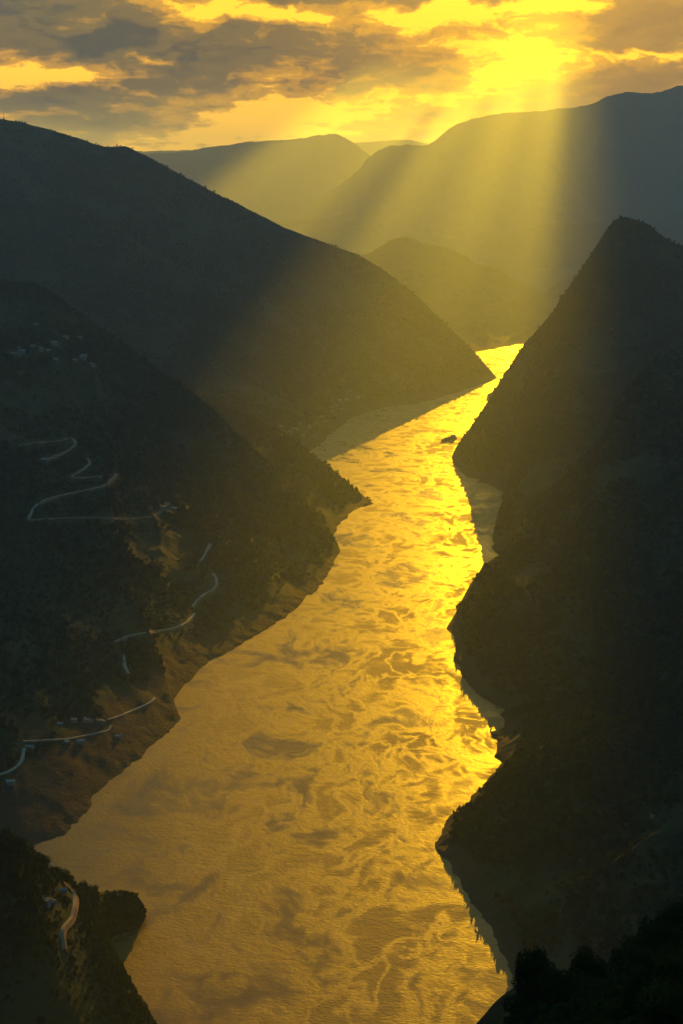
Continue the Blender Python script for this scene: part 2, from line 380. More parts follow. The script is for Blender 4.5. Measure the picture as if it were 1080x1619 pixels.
mountain('mountain', 'nearer left mountainside with village, winding road and brown mud bank',
         pl((-700, 280, 2350), (-200, 400, 2450), (0, 441, 2500), (60, 448, 2500), (120, 490, 2490), (200, 546, 2470), (262, 592, 2450), (330, 640, 2400), (362, 672, 2360), (400, 709, 2310), (440, 746, 2260), (480, 790, 2200), (512, 830, 2140), (532, 856, 2105)) + [at(538, 872)],
         pl((-700, 1400), (-200, 1365), (20, 1342), (70, 1328), (118, 1304), (140, 1284), (160, 1252), (192, 1224), (226, 1194), (250, 1166), (278, 1147), (289, 1138), (281, 1125), (276, 1109), (290, 1086), (312, 1064), (350, 1036), (400, 1010), (440, 986), (470, 960), (481, 945), (502, 930), (520, 906), (531, 886), (538, 873)),
         460, 330, 12, 25, amp=30, gully=58, gn=9, crest_amp=6, back=350, bank=[(0, 24), (.45, 26), (.62, 18), (.75, 9), (1, 6)])
mountain('mountain', 'pointed peak on the right bank above the sunlit bend',
         pl((1700, 560, 2600), (1300, 470, 2850), (1140, 420, 2950), (1080, 391, 3000), (1050, 376, 3020), (1022, 353, 3040), (990, 342, 3050), (972, 346, 3050), (950, 376, 3050), (925, 416, 3050), (895, 460, 3050), (878, 487, 3050), (850, 520, 3040), (820, 556, 3030), (804, 582, 3020), (788, 607, 3000), (764, 646, 2970), (740, 681, 2930), (722, 706, 2900)) + [at(714, 723)],
         pl((1700, 960), (1200, 960), (900, 925), (800, 890), (783, 868), (779, 846), (790, 800), (802, 782), (775, 769), (742, 756), (722, 740), (714, 724)), 380, 230, 12, 27, amp=24, gully=46, gn=7, crest_amp=6, back=900, bank=9.0)
mountain('mountain', 'dark right mountainside in the middle with rocky water edge',
         pl((1700, 330, 2300), (1300, 455, 2250), (1080, 547, 2120), (1020, 581, 2080), (985, 624, 2050), (950, 690, 2020), (890, 756, 2000), (850, 791, 1975), (815, 842, 1930), (790, 877, 1890), (765, 896, 1845), (740, 931, 1790), (719, 972, 1732)) + [at(706, 993)],
         pl((1700, 1330), (1300, 1260), (1000, 1200), (850, 1155), (802, 1124), (784, 1112), (750, 1092), (729, 1068), (719, 1040), (718, 1008), (706, 994)), 380, 260, 12, 29, amp=22, gully=42, gn=9, crest_amp=5, back=260, prof=0.85, bank=8.0)
mountain('mountain', 'black right mountainside nearest the water in the lower half',
         pl((812, 1116, 1365), (870, 1108, 1370), (930, 1086, 1375), (1000, 1050, 1385), (1080, 1004, 1395), (1200, 920, 1400), (1400, 760, 1390), (1600, 640, 1320), (1850, 620, 1150), (2100, 760, 950), (2200, 900, 780), (2400, 1100, 600)),
         pl((790, 1128), (796, 1137), (789, 1150), (770, 1161), (781, 1173), (776, 1195), (781, 1208), (757, 1246), (748, 1263), (728, 1279), (704, 1303), (695, 1336), (699, 1345), (708, 1360), (740, 1402), (769, 1450), (791, 1500), (817, 1546), (842, 1577), (880, 1630), (1000, 1760), (1300, 2000)),
         440, 260, 10, 31, amp=20, gully=38, gn=12, crest_amp=5, shore=4.0, back=180, prof=1.0, bank=5.0)
mountain('mountain', 'dark near hillside at lower left with small headland',
         pl((-700, 1000, 640), (-250, 1190, 680), (0, 1318, 730), (50, 1352, 765), (100, 1387, 810), (130, 1405, 845), (150, 1414, 880), (172, 1412, 915), (192, 1409, 930), (214, 1415, 935), (227, 1432, 935)) + [at(231, 1448)],
         pl((-700, 2500), (-200, 2200), (200, 1830), (290, 1700), (236, 1622), (202, 1590), (177, 1566), (158, 1540), (150, 1512), (156, 1491), (183, 1480), (214, 1473), (226, 1460), (231, 1449)), 300, 220, 8, 33, amp=7, gully=9, gn=8, crest_amp=2.0, back=120, bank=5.0)
mountain('hill', 'black foreground slope in the bottom right corner',
         pl((-1500, 3200, 60), (200, 2300, 90), (770, 1850, 118), (798, 1720, 128), (806, 1645, 136), (812, 1612, 142), (828, 1584, 150), (870, 1568, 168), (940, 1544, 185), (1000, 1508, 200), (1050, 1462, 210), (1085, 1432, 215), (1300, 1250, 230), (1900, 800, 240)),
         [np.array(p, float) for p in ((-160, 2, 592), (-30, 4, 591), (0, 5, 590.5), (30, 8, 590), (90, 20, 590), (200, 60, 600), (340, 90, 640))], 220, 120, 12, 35, amp=1.5, gully=2.0, gn=10, crest_amp=0.6, shore=0.3, back=160, toe=False,
         rear=[np.array(p, float) for p in ((-260, 300, 300), (0, 380, 250), (200, 450, 260), (500, 480, 400))])
# the ground the viewer stands on, behind and under the camera
mountain('hill', 'hilltop under the viewpoint behind the foreground slope',
         [np.array(p, float) for p in ((-160, 2, 591.8), (-30, 4, 590.8), (0, 5, 590.3), (30, 8, 589.8), (90, 20, 589.8), (200, 60, 599.8), (340, 90, 639.8))],
         [np.array(p, float) for p in ((-500, -500, 560), (0, -600, 600), (600, -500, 660))], 80, 40, 2, 37, amp=3, gully=0, crest_amp=0.0, toe=False,
         rear=[np.array(p, float) for p in ((-160, 6, 586), (-30, 8, 585), (0, 9, 584.5), (30, 12, 584), (90, 24, 584), (200, 64, 594), (340, 94, 634))])

# river: one sheet, the slopes rise out of it
rv = mesh_obj('river', [(-2500, -300, 0), (2500, -300, 0), (2500, 6500, 0), (-2500, 6500, 0)], [(0, 1, 2, 3)], M_WATER)
tag(rv, 'wide muddy river shining gold between the dark slopes', None, None, 'structure')

# valley ground under everything
gx, gy = np.meshgrid(np.linspace(-18000, 18000, 151), np.linspace(-2500, 25500, 131), indexing='ij')
cl = np.array([at(500, 1600)[:2], at(450, 1250)[:2], at(600, 1000)[:2], at(680, 850)[:2], at(620, 720)[:2], at(760, 620)[:2], at(800, 560)[:2], (1400, 5600)])
dmin = np.full(gx.shape, 1e9)
for k in range(len(cl) - 1):
    a, b = cl[k], cl[k + 1]; ab = b - a
    t = np.clip(((gx - a[0]) * ab[0] + (gy - a[1]) * ab[1]) / (ab @ ab), 0, 1)
    dmin = np.minimum(dmin, np.hypot(gx - a[0] - t * ab[0], gy - a[1] - t * ab[1]))
q = np.clip((dmin - 900) / 2500, 0, 1)
gz = -28 + q * q * (3 - 2 * q) * 150 + 40 * q * fbm(gx / 900., gy / 900., 0 * gx, 77, 4)
gv = np.stack([gx, gy, gz], -1).reshape(-1, 3); ny = gx.shape[1]
i, j = np.meshgrid(np.arange(gx.shape[0] - 1), np.arange(ny - 1), indexing='ij'); a = (i * ny + j).ravel()
gr = mesh_obj('ground', gv, np.stack([a, a + ny, a + ny + 1, a + 1], 1).tolist(), M_SLOPE, smooth=True)
tag(gr, 'dark valley ground beneath the mountains', None, None, 'structure')

# ------------------------------------------------------------------ reading the slopes
BVH = {k: BVHTree.FromPolygons([tuple(v) for v in d['verts']], d['quads'].tolist()) for k, d in SLOPES.items() if d['obj'].name.startswith(('mountain', 'hill')) and d['ns'] >= 110}
def slope(key): return next(k for k in SLOPES if key in k)
K_A, K_B2, K_B1, K_R1, K_R2, K_R3, K_C, K_F = (slope(q) for q in ('long dark ridge', 'low dark spur', 'nearer left mountainside', 'pointed peak', 'dark right mountainside in', 'black right mountainside', 'small headland', 'black foreground slope'))
EYE = Vector((0, 0, CAM_H))
def hit(key, px, py):
    d = Vector(ray(px, py)).normalized()
    p, n, _, _ = BVH[key].ray_cast(EYE, d)
    return p, n
def ground_z(key, x, y):
    p, n, _, _ = BVH[key].ray_cast(Vector((x, y, 3000)), Vector((0, 0, -1)))
    return (p.z, n) if p else (None, None)
def project(P):
    d = P - np.array([0, 0, CAM_H])
    f = d[..., 1] * math.cos(PITCH) - d[..., 2] * math.sin(PITCH); u = d[..., 1] * math.sin(PITCH) + d[..., 2] * math.cos(PITCH)
    return CX + FOC * d[..., 0] / f, CY - FOC * u / f

# ------------------------------------------------------------------ roads
M_VERGE = simple('cut_earth', (0.16, 0.11, 0.07), 0.95, 0.1, 0.3, 0.1)
ROAD_PX = {K_B1: [], K_C: []}
def road(label, key, pix, width, mat=None):
    pts = []
    for (x0, y0), (x1, y1) in zip(pix[:-1], pix[1:]):
        n = max(1, int(math.hypot(x1 - x0, y1 - y0) / 2.5))
        for k in range(n): pts.append((x0 + (x1 - x0) * k / n, y0 + (y1 - y0) * k / n))
    pts.append(pix[-1])
    P = []
    for x, y in pts:
        p, _ = hit(key, x, y)
        if p: P.append(np.array(p)); ROAD_PX[key].append((x, y))
    P = np.array(P); width *= 0.45
    for _ in range(3): P[1:-1] = (P[:-2] + 2 * P[1:-1] + P[2:]) / 4
    T = np.gradient(P, axis=0); T[:, 2] = 0; T /= np.linalg.norm(T, axis=1)[:, None] + 1e-9
    N = np.stack([-T[:, 1], T[:, 0], 0 * T[:, 0]], 1)
    verts, faces, skirt = [], [], []
    zs = []
    for p, n in zip(P, N):
        a, b = p + n * width / 2, p - n * width / 2
        za, zb = ground_z(key, a[0], a[1])[0], ground_z(key, b[0], b[1])[0]
        za = p[2] if za is None else za; zb = p[2] if zb is None else zb
        zs.append(0.25 * min(za, zb) + 0.75 * max(za, zb) + 0.35)
    zs = np.array(zs)
    for _ in range(4): zs[1:-1] = (zs[:-2] + 2 * zs[1:-1] + zs[2:]) / 4
    for p, n, z in zip(P, N, zs):
        a, b = p + n * width / 2, p - n * width / 2
        a[2] = b[2] = z
        verts += [a, b]
    m = len(P)
    for k in range(m - 1): faces.append((2 * k, 2 * k + 1, 2 * k + 3, 2 * k + 2))
    top = mesh_obj('road', verts, faces, mat or M_ROAD)
    sv, sf = [], []
    for k in range(m):
        a, b = np.array(verts[2 * k]), np.array(verts[2 * k + 1]); n = N[k]
        sv += [a - [0, 0, .15], a + n * 1.5 - [0, 0, 3.5], b - [0, 0, .15], b - n * 1.5 - [0, 0, 3.5]]
    for k in range(m - 1):
        q = 4 * k
        sf += [(q, q + 1, q + 5, q + 4), (q + 2, q + 3, q + 7, q + 6)]
    mesh_obj('embankment', sv, sf, M_VERGE, top)
    tag(top, label, None, None, 'structure')
road('upper thin stretch of road below the hillside village', K_B1, [(30, 704), (60, 699), (95, 697), (107, 693)], 6)
road('hooked bend of road above the switchbacks', K_B1, [(112, 692), (119, 696), (119, 704), (106, 714), (86, 722), (71, 728)], 9)
road('small switchback bend between two longer road stretches', K_B1, [(138, 725), (144, 731), (134, 741), (111, 754), (125, 756), (160, 753)], 9)
road('long curving road stretch winding down the left mountainside', K_B1, [(184, 750), (178, 760), (165, 768), (150, 772), (120, 778), (85, 786), (62, 795), (54, 802), (50, 812), (43, 822)], 10)
road('level road stretch running across the left mountainside to a bright house', K_B1, [(44, 822), (100, 819), (150, 818), (200, 820), (240, 817), (256, 807)], 6)
road('short wriggling road stretch alone on the slope', K_B1, [(332, 860), (330, 866), (326, 871), (323, 880), (316, 887)], 10)
road('bright curved road bend nearest the left bank slope', K_B1, [(337, 907), (343, 915), (342, 926), (338, 932), (322, 940), (310, 951), (304, 961)], 10)
road('road stretch descending in a shallow curve below the bright bend', K_B1, [(308, 970), (300, 980), (290, 988), (270, 995), (240, 999), (205, 1005), (182, 1015)], 9)
road('short steep road piece above the brown mud bank', K_B1, [(195, 1036), (196, 1050), (203, 1066)], 9)
road('straight road stretch beside the riverside houses', K_B1, [(245, 1103), (238, 1111), (220, 1119), (190, 1132), (170, 1138)], 7)
road('riverside road stretch below the row of houses', K_B1, [(175, 1147), (173, 1155), (150, 1160), (110, 1168), (80, 1170), (36, 1172)], 6)
road('road leaving the left edge above the mud bank', K_B1, [(38, 1183), (36, 1200), (30, 1210), (15, 1220), (-20, 1231)], 8)
road('pale road curving down the near lower left hillside', K_C, [(97, 1395), (107, 1402), (115, 1412), (119, 1422), (116, 1440), (112, 1456), (104, 1463), (98, 1470), (97, 1482), (101, 1505)], 6.5)
road('faint footpath on the small headland', K_C, [(183, 1428), (187, 1440), (188, 1456)], 2.0)

# ------------------------------------------------------------------ houses
M_WALL = [simple('whitewashed_wall', (0.18, 0.175, 0.16), 0.9, 0.1, 0.15, 0.4), simple('grey_plaster_wall', (0.11, 0.105, 0.10), 0.9, 0.1, 0.15, 0.4), simple('red_brick_wall', (0.24, 0.15, 0.11), 0.9, 0.1, 0.2, 0.4)]
M_ROOF = [simple('grey_tile_roof', (0.22, 0.21, 0.20), 0.85, 0.2, 0.25, 0.6), simple('concrete_roof', (0.14, 0.135, 0.125), 0.9, 0.1, 0.2, 0.5), simple('sheet_metal_roof', (0.14, 0.14, 0.14), 0.7, 0.4, 0.1, 0.5)]
M_GLASS = simple('dark_window_glass', (0.03, 0.035, 0.04), 0.15, 0.5, 0.05); M_DOOR = simple('wooden_door', (0.13, 0.08, 0.05), 0.8, 0.2, 0.2)
def box(x0, x1, y0, y1, z0, z1):
    v = [(x, y, z) for x in (x0, x1) for y in (y0, y1) for z in (z0, z1)]
    return v, [(0, 1, 3, 2), (4, 6, 7, 5), (0, 4, 5, 1), (2, 3, 7, 6), (0, 2, 6, 4), (1, 5, 7, 3)]
def make_house(W, D, H, wm, rm, gable):
    t = empty('house', (0, 0, 0))
    wv, wf = box(-W / 2, W / 2, -D / 2, D / 2, -3.0, H)
    mesh_obj('wall', wv, wf, M_WALL[wm], t)
    if gable:
        o_ = 0.5; r = D * 0.30
        rv_ = [(-W / 2 - o_, -D / 2 - o_, H - .1), (W / 2 + o_, -D / 2 - o_, H - .1), (W / 2 + o_, D / 2 + o_, H - .1), (-W / 2 - o_, D / 2 + o_, H - .1), (-W / 2 - o_, 0, H + r), (W / 2 + o_, 0, H + r)]
        mesh_obj('roof', rv_, [(0, 1, 5, 4), (2, 3, 4, 5), (0, 4, 3), (1, 2, 5), (0, 3, 2, 1)], M_ROOF[rm], t)
    else:
        rv_, rf_ = box(-W / 2 - .4, W / 2 + .4, -D / 2 - .4, D / 2 + .4, H, H + .35)
        ro = mesh_obj('roof', rv_, rf_, M_ROOF[rm], t)
        pv, pf = box(-W / 2 + .3, -W / 2 + 3.2, -D / 2 + 1, D / 2 - 1, H + .35, H + 2.6)
        mesh_obj('stair_hut', pv, pf, M_WALL[wm], ro)
    dv, df = box(-.7, .7, -D / 2 - .06, -D / 2 + .02, 0, 2.2); mesh_obj('door', dv, df, M_DOOR, t)
    for z in [1.0] + ([4.2] if H > 5 else []):
        for x in ((-W * .32, W * .32) if z < 2 else (-W * .32, 0, W * .32)):
            a, b = box(x - .65, x + .65, -D / 2 - .05, -D / 2 + .02, z, z + 1.4); mesh_obj('window', a, b, M_GLASS, t)
    return t
PROTO = [make_house(11, 8, 6.4, 0, 1, False), make_house(10, 7, 3.6, 1, 0, True), make_house(13, 8, 6.6, 0, 0, True), make_house(14, 7, 3.4, 2, 2, True), make_house(9, 8, 7.2, 1, 1, False)]
ORD = ['first', 'second', 'third', 'fourth', 'fifth', 'sixth', 'seventh', 'eighth', 'ninth', 'tenth', 'eleventh', 'twelfth', 'thirteenth', 'fourteenth', 'fifteenth', 'sixteenth', 'seventeenth', 'eighteenth', 'nineteenth', 'twentieth']
TENS = ['', '', 'twenty', 'thirty', 'forty', 'fifty']
def ordinal(k): return ORD[k] if k < 20 else TENS[(k + 1) // 10] + ('-' + ORD[(k + 1) % 10 - 1] if (k + 1) % 10 else '')
WHAT = ['white flat roofed house', 'small grey house', 'white gabled house', 'low brick house', 'square grey house']
HOUSES = []; used = set()
RH = random.Random(5)
def settle(where, group, key, spots, sc=1.0):
    for k, q in enumerate(sorted(spots)):
        px, py = q[0], q[1]; kind = q[2] if len(q) > 2 else RH.randrange(5)
        p, n = hit(key, px, py)
        if not p: continue
        h = PROTO[kind] if kind not in used else copy_tree(PROTO[kind])
        used.add(kind)
        h.location = p; h.rotation_euler = (0, 0, math.atan2(-p.x, p.y) * -1 + RH.uniform(-.6, .6)); h.scale = (sc,) * 3
        tag(h, f'{ORD[k]} from left: {WHAT[kind]} {where}' if len(spots) > 1 else f'{WHAT[kind]} {where}', 'house', group)
        HOUSES.append((px, py, p))
settle('in the high mountainside village', 'village houses high on the mountainside', K_B1,
       [(22, 560, 3), (29, 562, 0), (35, 559, 2), (31, 554, 4), (52, 549, 1), (65, 554, 0), (77, 556, 1), (86, 545, 2), (92, 546, 4), (104, 534, 3), (126, 535, 1), (88, 570, 1), (119, 571, 1), (131, 568, 2), (133, 563, 3), (146, 579, 0), (57, 515, 1)], .8)
settle('in the hazy town by the far left bank', 'houses of the hazy riverside town', K_A,
       [(444, 675), (459, 683), (463, 678), (470, 680), (480, 690), (489, 676), (497, 692), (501, 670), (509, 661), (524, 645), (525, 652), (532, 642), (537, 635), (548, 634), (555, 622), (555, 638), (566, 630), (515, 668), (475, 672), (540, 648)], .72)
settle('beside the riverside road above the mud bank', 'houses along the riverside road', K_B1,
       [(95, 1146), (117, 1142), (137, 1142), (142, 1141), (156, 1144), (161, 1142), (47, 1182), (17, 1240), (106, 1175), (128, 1176), (187, 1166)], .6)
settle('at the end of the level road stretch', 'houses at the end of the level road', K_B1, [(258, 806, 0), (264, 803, 4), (276, 806, 1)], .9)
settle('alone below the hooked road bend', None, K_B1, [(70, 729, 1)], .9)
settle('above the pale road on the near left hillside', 'houses on the near left hillside', K_C, [(72, 1429, 0), (81, 1428, 1), (97, 1410, 3)], .55)
settle('alone on the black right mountainside', None, K_R3, [(1032, 1292, 0)], .35)

# ------------------------------------------------------------------ foliage
def b_leaf(a, b, tr):
    def f(gg, out):
        rnd = gg.n('ShaderNodeObjectInfo').outputs['Random']
        pos = gg.n('ShaderNodeNewGeometry').outputs['Position']
        c = gg.mix(gg.ss(gg.noise(pos, 0.12, 3), 0.35, 0.65), (*a, 1), (*b, 1))
        c = gg.mix(gg.m('MULTIPLY', rnd, 0.5), c, (0.030, 0.034, 0.010, 1))
        d = gg.n('ShaderNodeBsdfDiffuse'); gg.put(d.inputs[0], c)
        t = gg.n('ShaderNodeBsdfTranslucent'); gg.put(t.inputs[0], gg.mix(1.0, c, (1.3, 1.2, 0.5, 1), 'MULTIPLY'))
        m = gg.n('ShaderNodeMixShader'); m.inputs[0].default_value = tr
        gg.nt.links.new(d.outputs[0], m.inputs[1]); gg.nt.links.new(t.outputs[0], m.inputs[2]); gg.nt.links.new(m.outputs[0], out.inputs['Surface'])
    return f
M_LEAF = material('dark_foliage', b_leaf((0.013, 0.024, 0.009), (0.032, 0.046, 0.014), 0.2))
M_BARK = simple('dark_bark', (0.07, 0.05, 0.035), 0.95, 0.1, 0.3, 2.0)
def leaf_cloud(name, seed, n, size, lobes, squash=0.8):
    """leaf sized faces spread through several lumpy masses; unit crown about 1 m in radius, base near z = 0"""
    r_ = np.random.default_rng(seed)
    cen = np.array([(r_.uniform(-.5, .5), r_.uniform(-.5, .5), r_.uniform(.45, 1.45)) for _ in range(lobes)]); rad = r_.uniform(.35, .62, lobes)
    which = r_.integers(0, lobes, n)
    d = r_.normal(size=(n, 3)); d /= np.linalg.norm(d, axis=1)[:, None]
    rr = rad[which] * r_.uniform(0.35, 1.0, n) ** 0.5
    P = cen[which] + d * rr[:, None] * np.array([1, 1, squash])
    nr = d + r_.normal(size=(n, 3)) * 0.7; nr /= np.linalg.norm(nr, axis=1)[:, None]
    u = np.cross(nr, r_.normal(size=(n, 3))); u /= np.linalg.norm(u, axis=1)[:, None] + 1e-9; v = np.cross(nr, u)
    s1 = size * r_.uniform(.6, 1.3, (n, 1))
    V = np.stack([P - u * s1, P + v * s1 * .55, P + u * s1, P - v * s1 * .55], 1).reshape(-1, 3)
    me = bpy.data.meshes.new(name); me.from_pydata(V.tolist(), [], [(4 * k, 4 * k + 1, 4 * k + 2, 4 * k + 3) for k in range(n)]); me.update()
    me.materials.append(M_LEAF); return me
SMALL = [leaf_cloud('foliage_clump', 100 + k, 46, 0.34, 4 + k % 3) for k in range(4)]
protos = []
for k, me in enumerate(SMALL):
    protos.append(bpy.data.objects.new('foliage_clump', me))
def scatter_tree(objs):
    ng = bpy.data.node_groups.new('scatter', 'GeometryNodeTree')
    ng.interface.new_socket('Geometry', in_out='INPUT', socket_type='NodeSocketGeometry'); ng.interface.new_socket('Geometry', in_out='OUTPUT', socket_type='NodeSocketGeometry')
    N_ = ng.nodes; L_ = ng.links
    gi, go = N_.new('NodeGroupInput'), N_.new('NodeGroupOutput'); iop = N_.new('GeometryNodeInstanceOnPoints'); j = N_.new('GeometryNodeJoinGeometry')
    for o in objs:
        oi = N_.new('GeometryNodeObjectInfo'); oi.inputs['Object'].default_value = o
        gti = N_.new('GeometryNodeGeometryToInstance'); L_.new(oi.outputs['Geometry'], gti.inputs[0]); L_.new(gti.outputs[0], j.inputs[0])
    L_.new(gi.outputs[0], iop.inputs['Points']); L_.new(j.outputs[0], iop.inputs['Instance']); iop.inputs['Pick Instance'].default_value = True
    def att(name, typ):
        a = N_.new('GeometryNodeInputNamedAttribute'); a.data_type = typ; a.inputs['Name'].default_value = name
        return a.outputs['Attribute']
    L_.new(att('pick', 'INT'), iop.inputs['Instance Index']); L_.new(att('size', 'FLOAT_VECTOR'), iop.inputs['Scale']); L_.new(att('turn', 'FLOAT_VECTOR'), iop.inputs['Rotation'])
    L_.new(iop.outputs[0], go.inputs[0]); return ng
SCATTER = scatter_tree(protos)
def scatter(name, label, pts, size, ng=SCATTER, npick=4, seed=1):
    r_ = np.random.default_rng(seed); n = len(pts)
    me = bpy.data.meshes.new(name); me.vertices.add(n); me.vertices.foreach_set('co', np.asarray(pts, float).ravel())
    a = me.attributes.new('pick', 'INT', 'POINT'); a.data.foreach_set('value', r_.integers(0, npick, n).astype(np.int32))
    a = me.attributes.new('size', 'FLOAT_VECTOR', 'POINT'); a.data.foreach_set('vector', np.asarray(size, float).ravel())
    t = np.zeros((n, 3)); t[:, 2] = r_.uniform(0, 6.28, n); t[:, :2] = r_.uniform(-.12, .12, (n, 2))
    a = me.attributes.new('turn', 'FLOAT_VECTOR', 'POINT'); a.data.foreach_set('vector', t.ravel())
    me.materials.append(M_LEAF); me.update()
    o = bpy.data.objects.new(name, me); COL.objects.link(o)
    md = o.modifiers.new('scatter', 'NODES'); md.node_group = ng
    return tag(o, label, None, None, 'stuff')
ROADS = {k: np.array(v) if v else np.zeros((0, 2)) for k, v in ROAD_PX.items()}
def sample(key, per_m2, zmin, s_lo=0.02, s_hi=1.04, seed=1, clump=0.18, limit=90000):
    d = SLOPES[key]; r_ = np.random.default_rng(seed)
    V, S, nt = d['V'], d['S'], d['nt']
    rows = np.where((S >= s_lo) & (S <= s_hi))[0]; rows = rows[:-1]
    p00, p01, p10 = V[rows][:, :-1], V[rows][:, 1:], V[rows + 1][:, :-1]; p11 = V[rows + 1][:, 1:]
    area = np.linalg.norm(np.cross(p01 - p00, p10 - p00), axis=-1)
    X, Y = project((p00 + p11) / 2)
    ok = (X > -70) & (X < 1150) & (Y > -60) & (Y < 1690)
    wgt = np.where(ok, area, 0).ravel(); n = min(limit, int(wgt.sum() / per_m2))
    idx = r_.choice(len(wgt), n, p=wgt / wgt.sum())
    u, v = r_.random((n, 1)), r_.random((n, 1))
    f = lambda q: q.reshape(-1, 3)[idx]
    bkp = d['bank'][idx % (nt - 1)]
    P = f(p00) * (1 - u) * (1 - v) + f(p01) * u * (1 - v) + f(p10) * (1 - u) * v + f(p11) * u * v
    cl = fbm(P[:, 0] / 90., P[:, 1] / 90., P[:, 2] / 90., seed + 3, 4)
    zl = bkp + zmin + 10 * fbm(P[:, 0] / 35., P[:, 1] / 35., 0 * P[:, 0], seed + 8, 3)
    keep = (P[:, 2] > zl) & (cl + r_.uniform(-.25, .25, n) > -clump)
    px, py = project(P)
    if key in ROADS and len(ROADS[key]):
        for q in ROADS[key]: keep &= ~((np.abs(px - q[0]) < 5.5) & (py > q[1] - 3) & (py < q[1] + (16 if key == K_C else 9)))
    for hx, hy, hp in HOUSES: keep &= ~((np.abs(px - hx) < 7) & (py > hy - 4) & (py < hy + 8) & (np.abs(P[:, 1] - hp.y) < 120))
    return P[keep], cl[keep]
def sizes(n, lo, hi, seed):
    r_ = np.random.default_rng(seed); s_ = r_.uniform(lo, hi, n) * (1 + 0.5 * (r_.random(n) < .06))
    return np.stack([s_ * r_.uniform(.85, 1.15, n), s_ * r_.uniform(.85, 1.15, n), s_ * r_.uniform(.75, 1.2, n)], 1)
for key, per, zmin, lo, hi, lab, sd in ((K_A, 56, 4, 2.6, 4.6, 'dense woods over the long dark ridge', 1), (K_B2, 36, 0, 2.6, 5.0, 'scrub and trees on the low pointed spur', 2), (K_B1, 27, 3, 1.8, 3.9, 'scrub and trees over the left mountainside round the village', 3),
                                        (K_R1, 36, 3, 2.2, 4.2, 'woods covering the pointed right peak', 4), (K_R2, 30, 3, 2.3, 4.6, 'woods on the middle right mountainside', 5), (K_R3, 15, 2, 1.8, 3.8, 'woods on the black right mountainside', 6), (K_C, 5, 1, 1.0, 2.4, 'scrub covering the near lower left hillside', 7)):
    P, cl_ = sample(key, per, zmin, seed=sd)
    scatter('forest', lab, P - [0, 0, 0.6], sizes(len(P), lo, hi, sd + 20), seed=sd)

# single trees on the two near slopes
def tube(a, b, r0, r1, sides=6):
    a, b = Vector(a), Vector(b); ax = (b - a).normalized(); u = ax.orthogonal().normalized(); v = ax.cross(u)
    vs = [tuple(p + (u * math.cos(t) + v * math.sin(t)) * r) for p, r in ((a, r0), (b, r1)) for t in [2 * math.pi * k / sides for k in range(sides)]]
    return vs, [(k, (k + 1) % sides, sides + (k + 1) % sides, sides + k) for k in range(sides)]
def tree_kind(seed, leaves, size, tall):
    r_ = random.Random(seed); t = empty('tree', (0, 0, 0))
    V, F = [], []
    def add(vf):
        o_ = len(V); V.extend(vf[0]); F.extend([tuple(q + o_ for q in f) for f in vf[1]])
    top = (r_.uniform(-.12, .12), r_.uniform(-.12, .12), 1.25 * tall)
    add(tube((0, 0, -.35), (top[0] * .4, top[1] * .4, .5 * tall), .085, .06)); add(tube((top[0] * .4, top[1] * .4, .5 * tall), top, .06, .02))
    for k in range(6):
        an = k * 1.05 + r_.uniform(-.3, .3); z0 = r_.uniform(.35, .8) * tall
        add(tube((top[0] * .4, top[1] * .4, z0), (math.cos(an) * .6, math.sin(an) * .6, z0 + r_.uniform(.25, .6)), .032, .01, 5))
    mesh_obj('trunk', V, F, M_BARK, t)
    me = leaf_cloud('crown', seed, leaves, size, 7 + seed % 4); me.transform(Matrix.Diagonal((1, 1, tall, 1)) @ Matrix.Translation((0, 0, .08)))
    c = bpy.data.objects.new('crown', me); COL.objects.link(c); c.parent = t
    return t
def plant_trees(kinds, spots, label_of, group):
    first = set()
    for k, (p, sc) in enumerate(spots):
        q = k % len(kinds); t = kinds[q] if q not in first else copy_tree(kinds[q]); first.add(q)
        t.location = p; t.rotation_euler = (RH.uniform(-.08, .08), RH.uniform(-.08, .08), RH.uniform(0, 6.28)); t.scale = (sc, sc, sc * RH.uniform(.85, 1.2))
        tag(t, label_of(k), 'tree', group)
mid_kinds = [tree_kind(200 + k, 420, 0.13, 1.0 + .15 * (k % 3)) for k in range(4)]
spots = []
d = SLOPES[K_C]; rowc = int(np.argmin(np.abs(d['S'] - 1.0)))
for k in range(d['nt']):
    P = d['V'][rowc, k]; x, y = project(P)
    if -10 < x < 156 and RH.random() < .40: spots.append((Vector(P) - Vector((0, 0, .3)), RH.choice((1.6, 2.1, 2.6, 3.2, 3.8))))
plant_trees(mid_kinds, spots, lambda k: f'{ordinal(k)} dark tree from the left edge along the lower left crest', 'trees along the lower left crest')
P, _ = sample(K_C, 190, 4, seed=71, clump=.5)
face_kinds = [copy_tree(q) for q in mid_kinds]
plant_trees(face_kinds, [(Vector(p) - Vector((0, 0, .3)), RH.uniform(2.0, 3.4)) for p in P[:130]], lambda k: 'dark bushy tree on the face of the near lower left hillside', 'trees on the lower left hillside')
near_kinds = [tree_kind(300 + k, 2600, 0.062, 1.0 + .2 * (k % 3)) for k in range(5)]
spots = []
for x, y, sc in ((812, 1630, 1.6), (818, 1612, 2.2), (834, 1592, 3.0), (846, 1592, 2.4), (855, 1586, 2.2), (880, 1584, 2.6), (905, 1578, 2.3), (930, 1570, 2.8), (955, 1558, 2.5), (980, 1545, 3.0), (1005, 1528, 2.7), (1030, 1508, 3.1), (1052, 1488, 2.8), (1075, 1465, 3.2)):
    p, n = hit(K_F, x, y)
    if p: spots.append((p - Vector((0, 0, .3)), sc))
assert len(spots) >= 3
P, _ = sample(K_F, 40, 300, s_lo=.55, s_hi=1.0, seed=72, clump=.9)
for p in P[:46]: spots.append((Vector(p) - Vector((0, 0, .3)), RH.uniform(1.6, 2.8)))
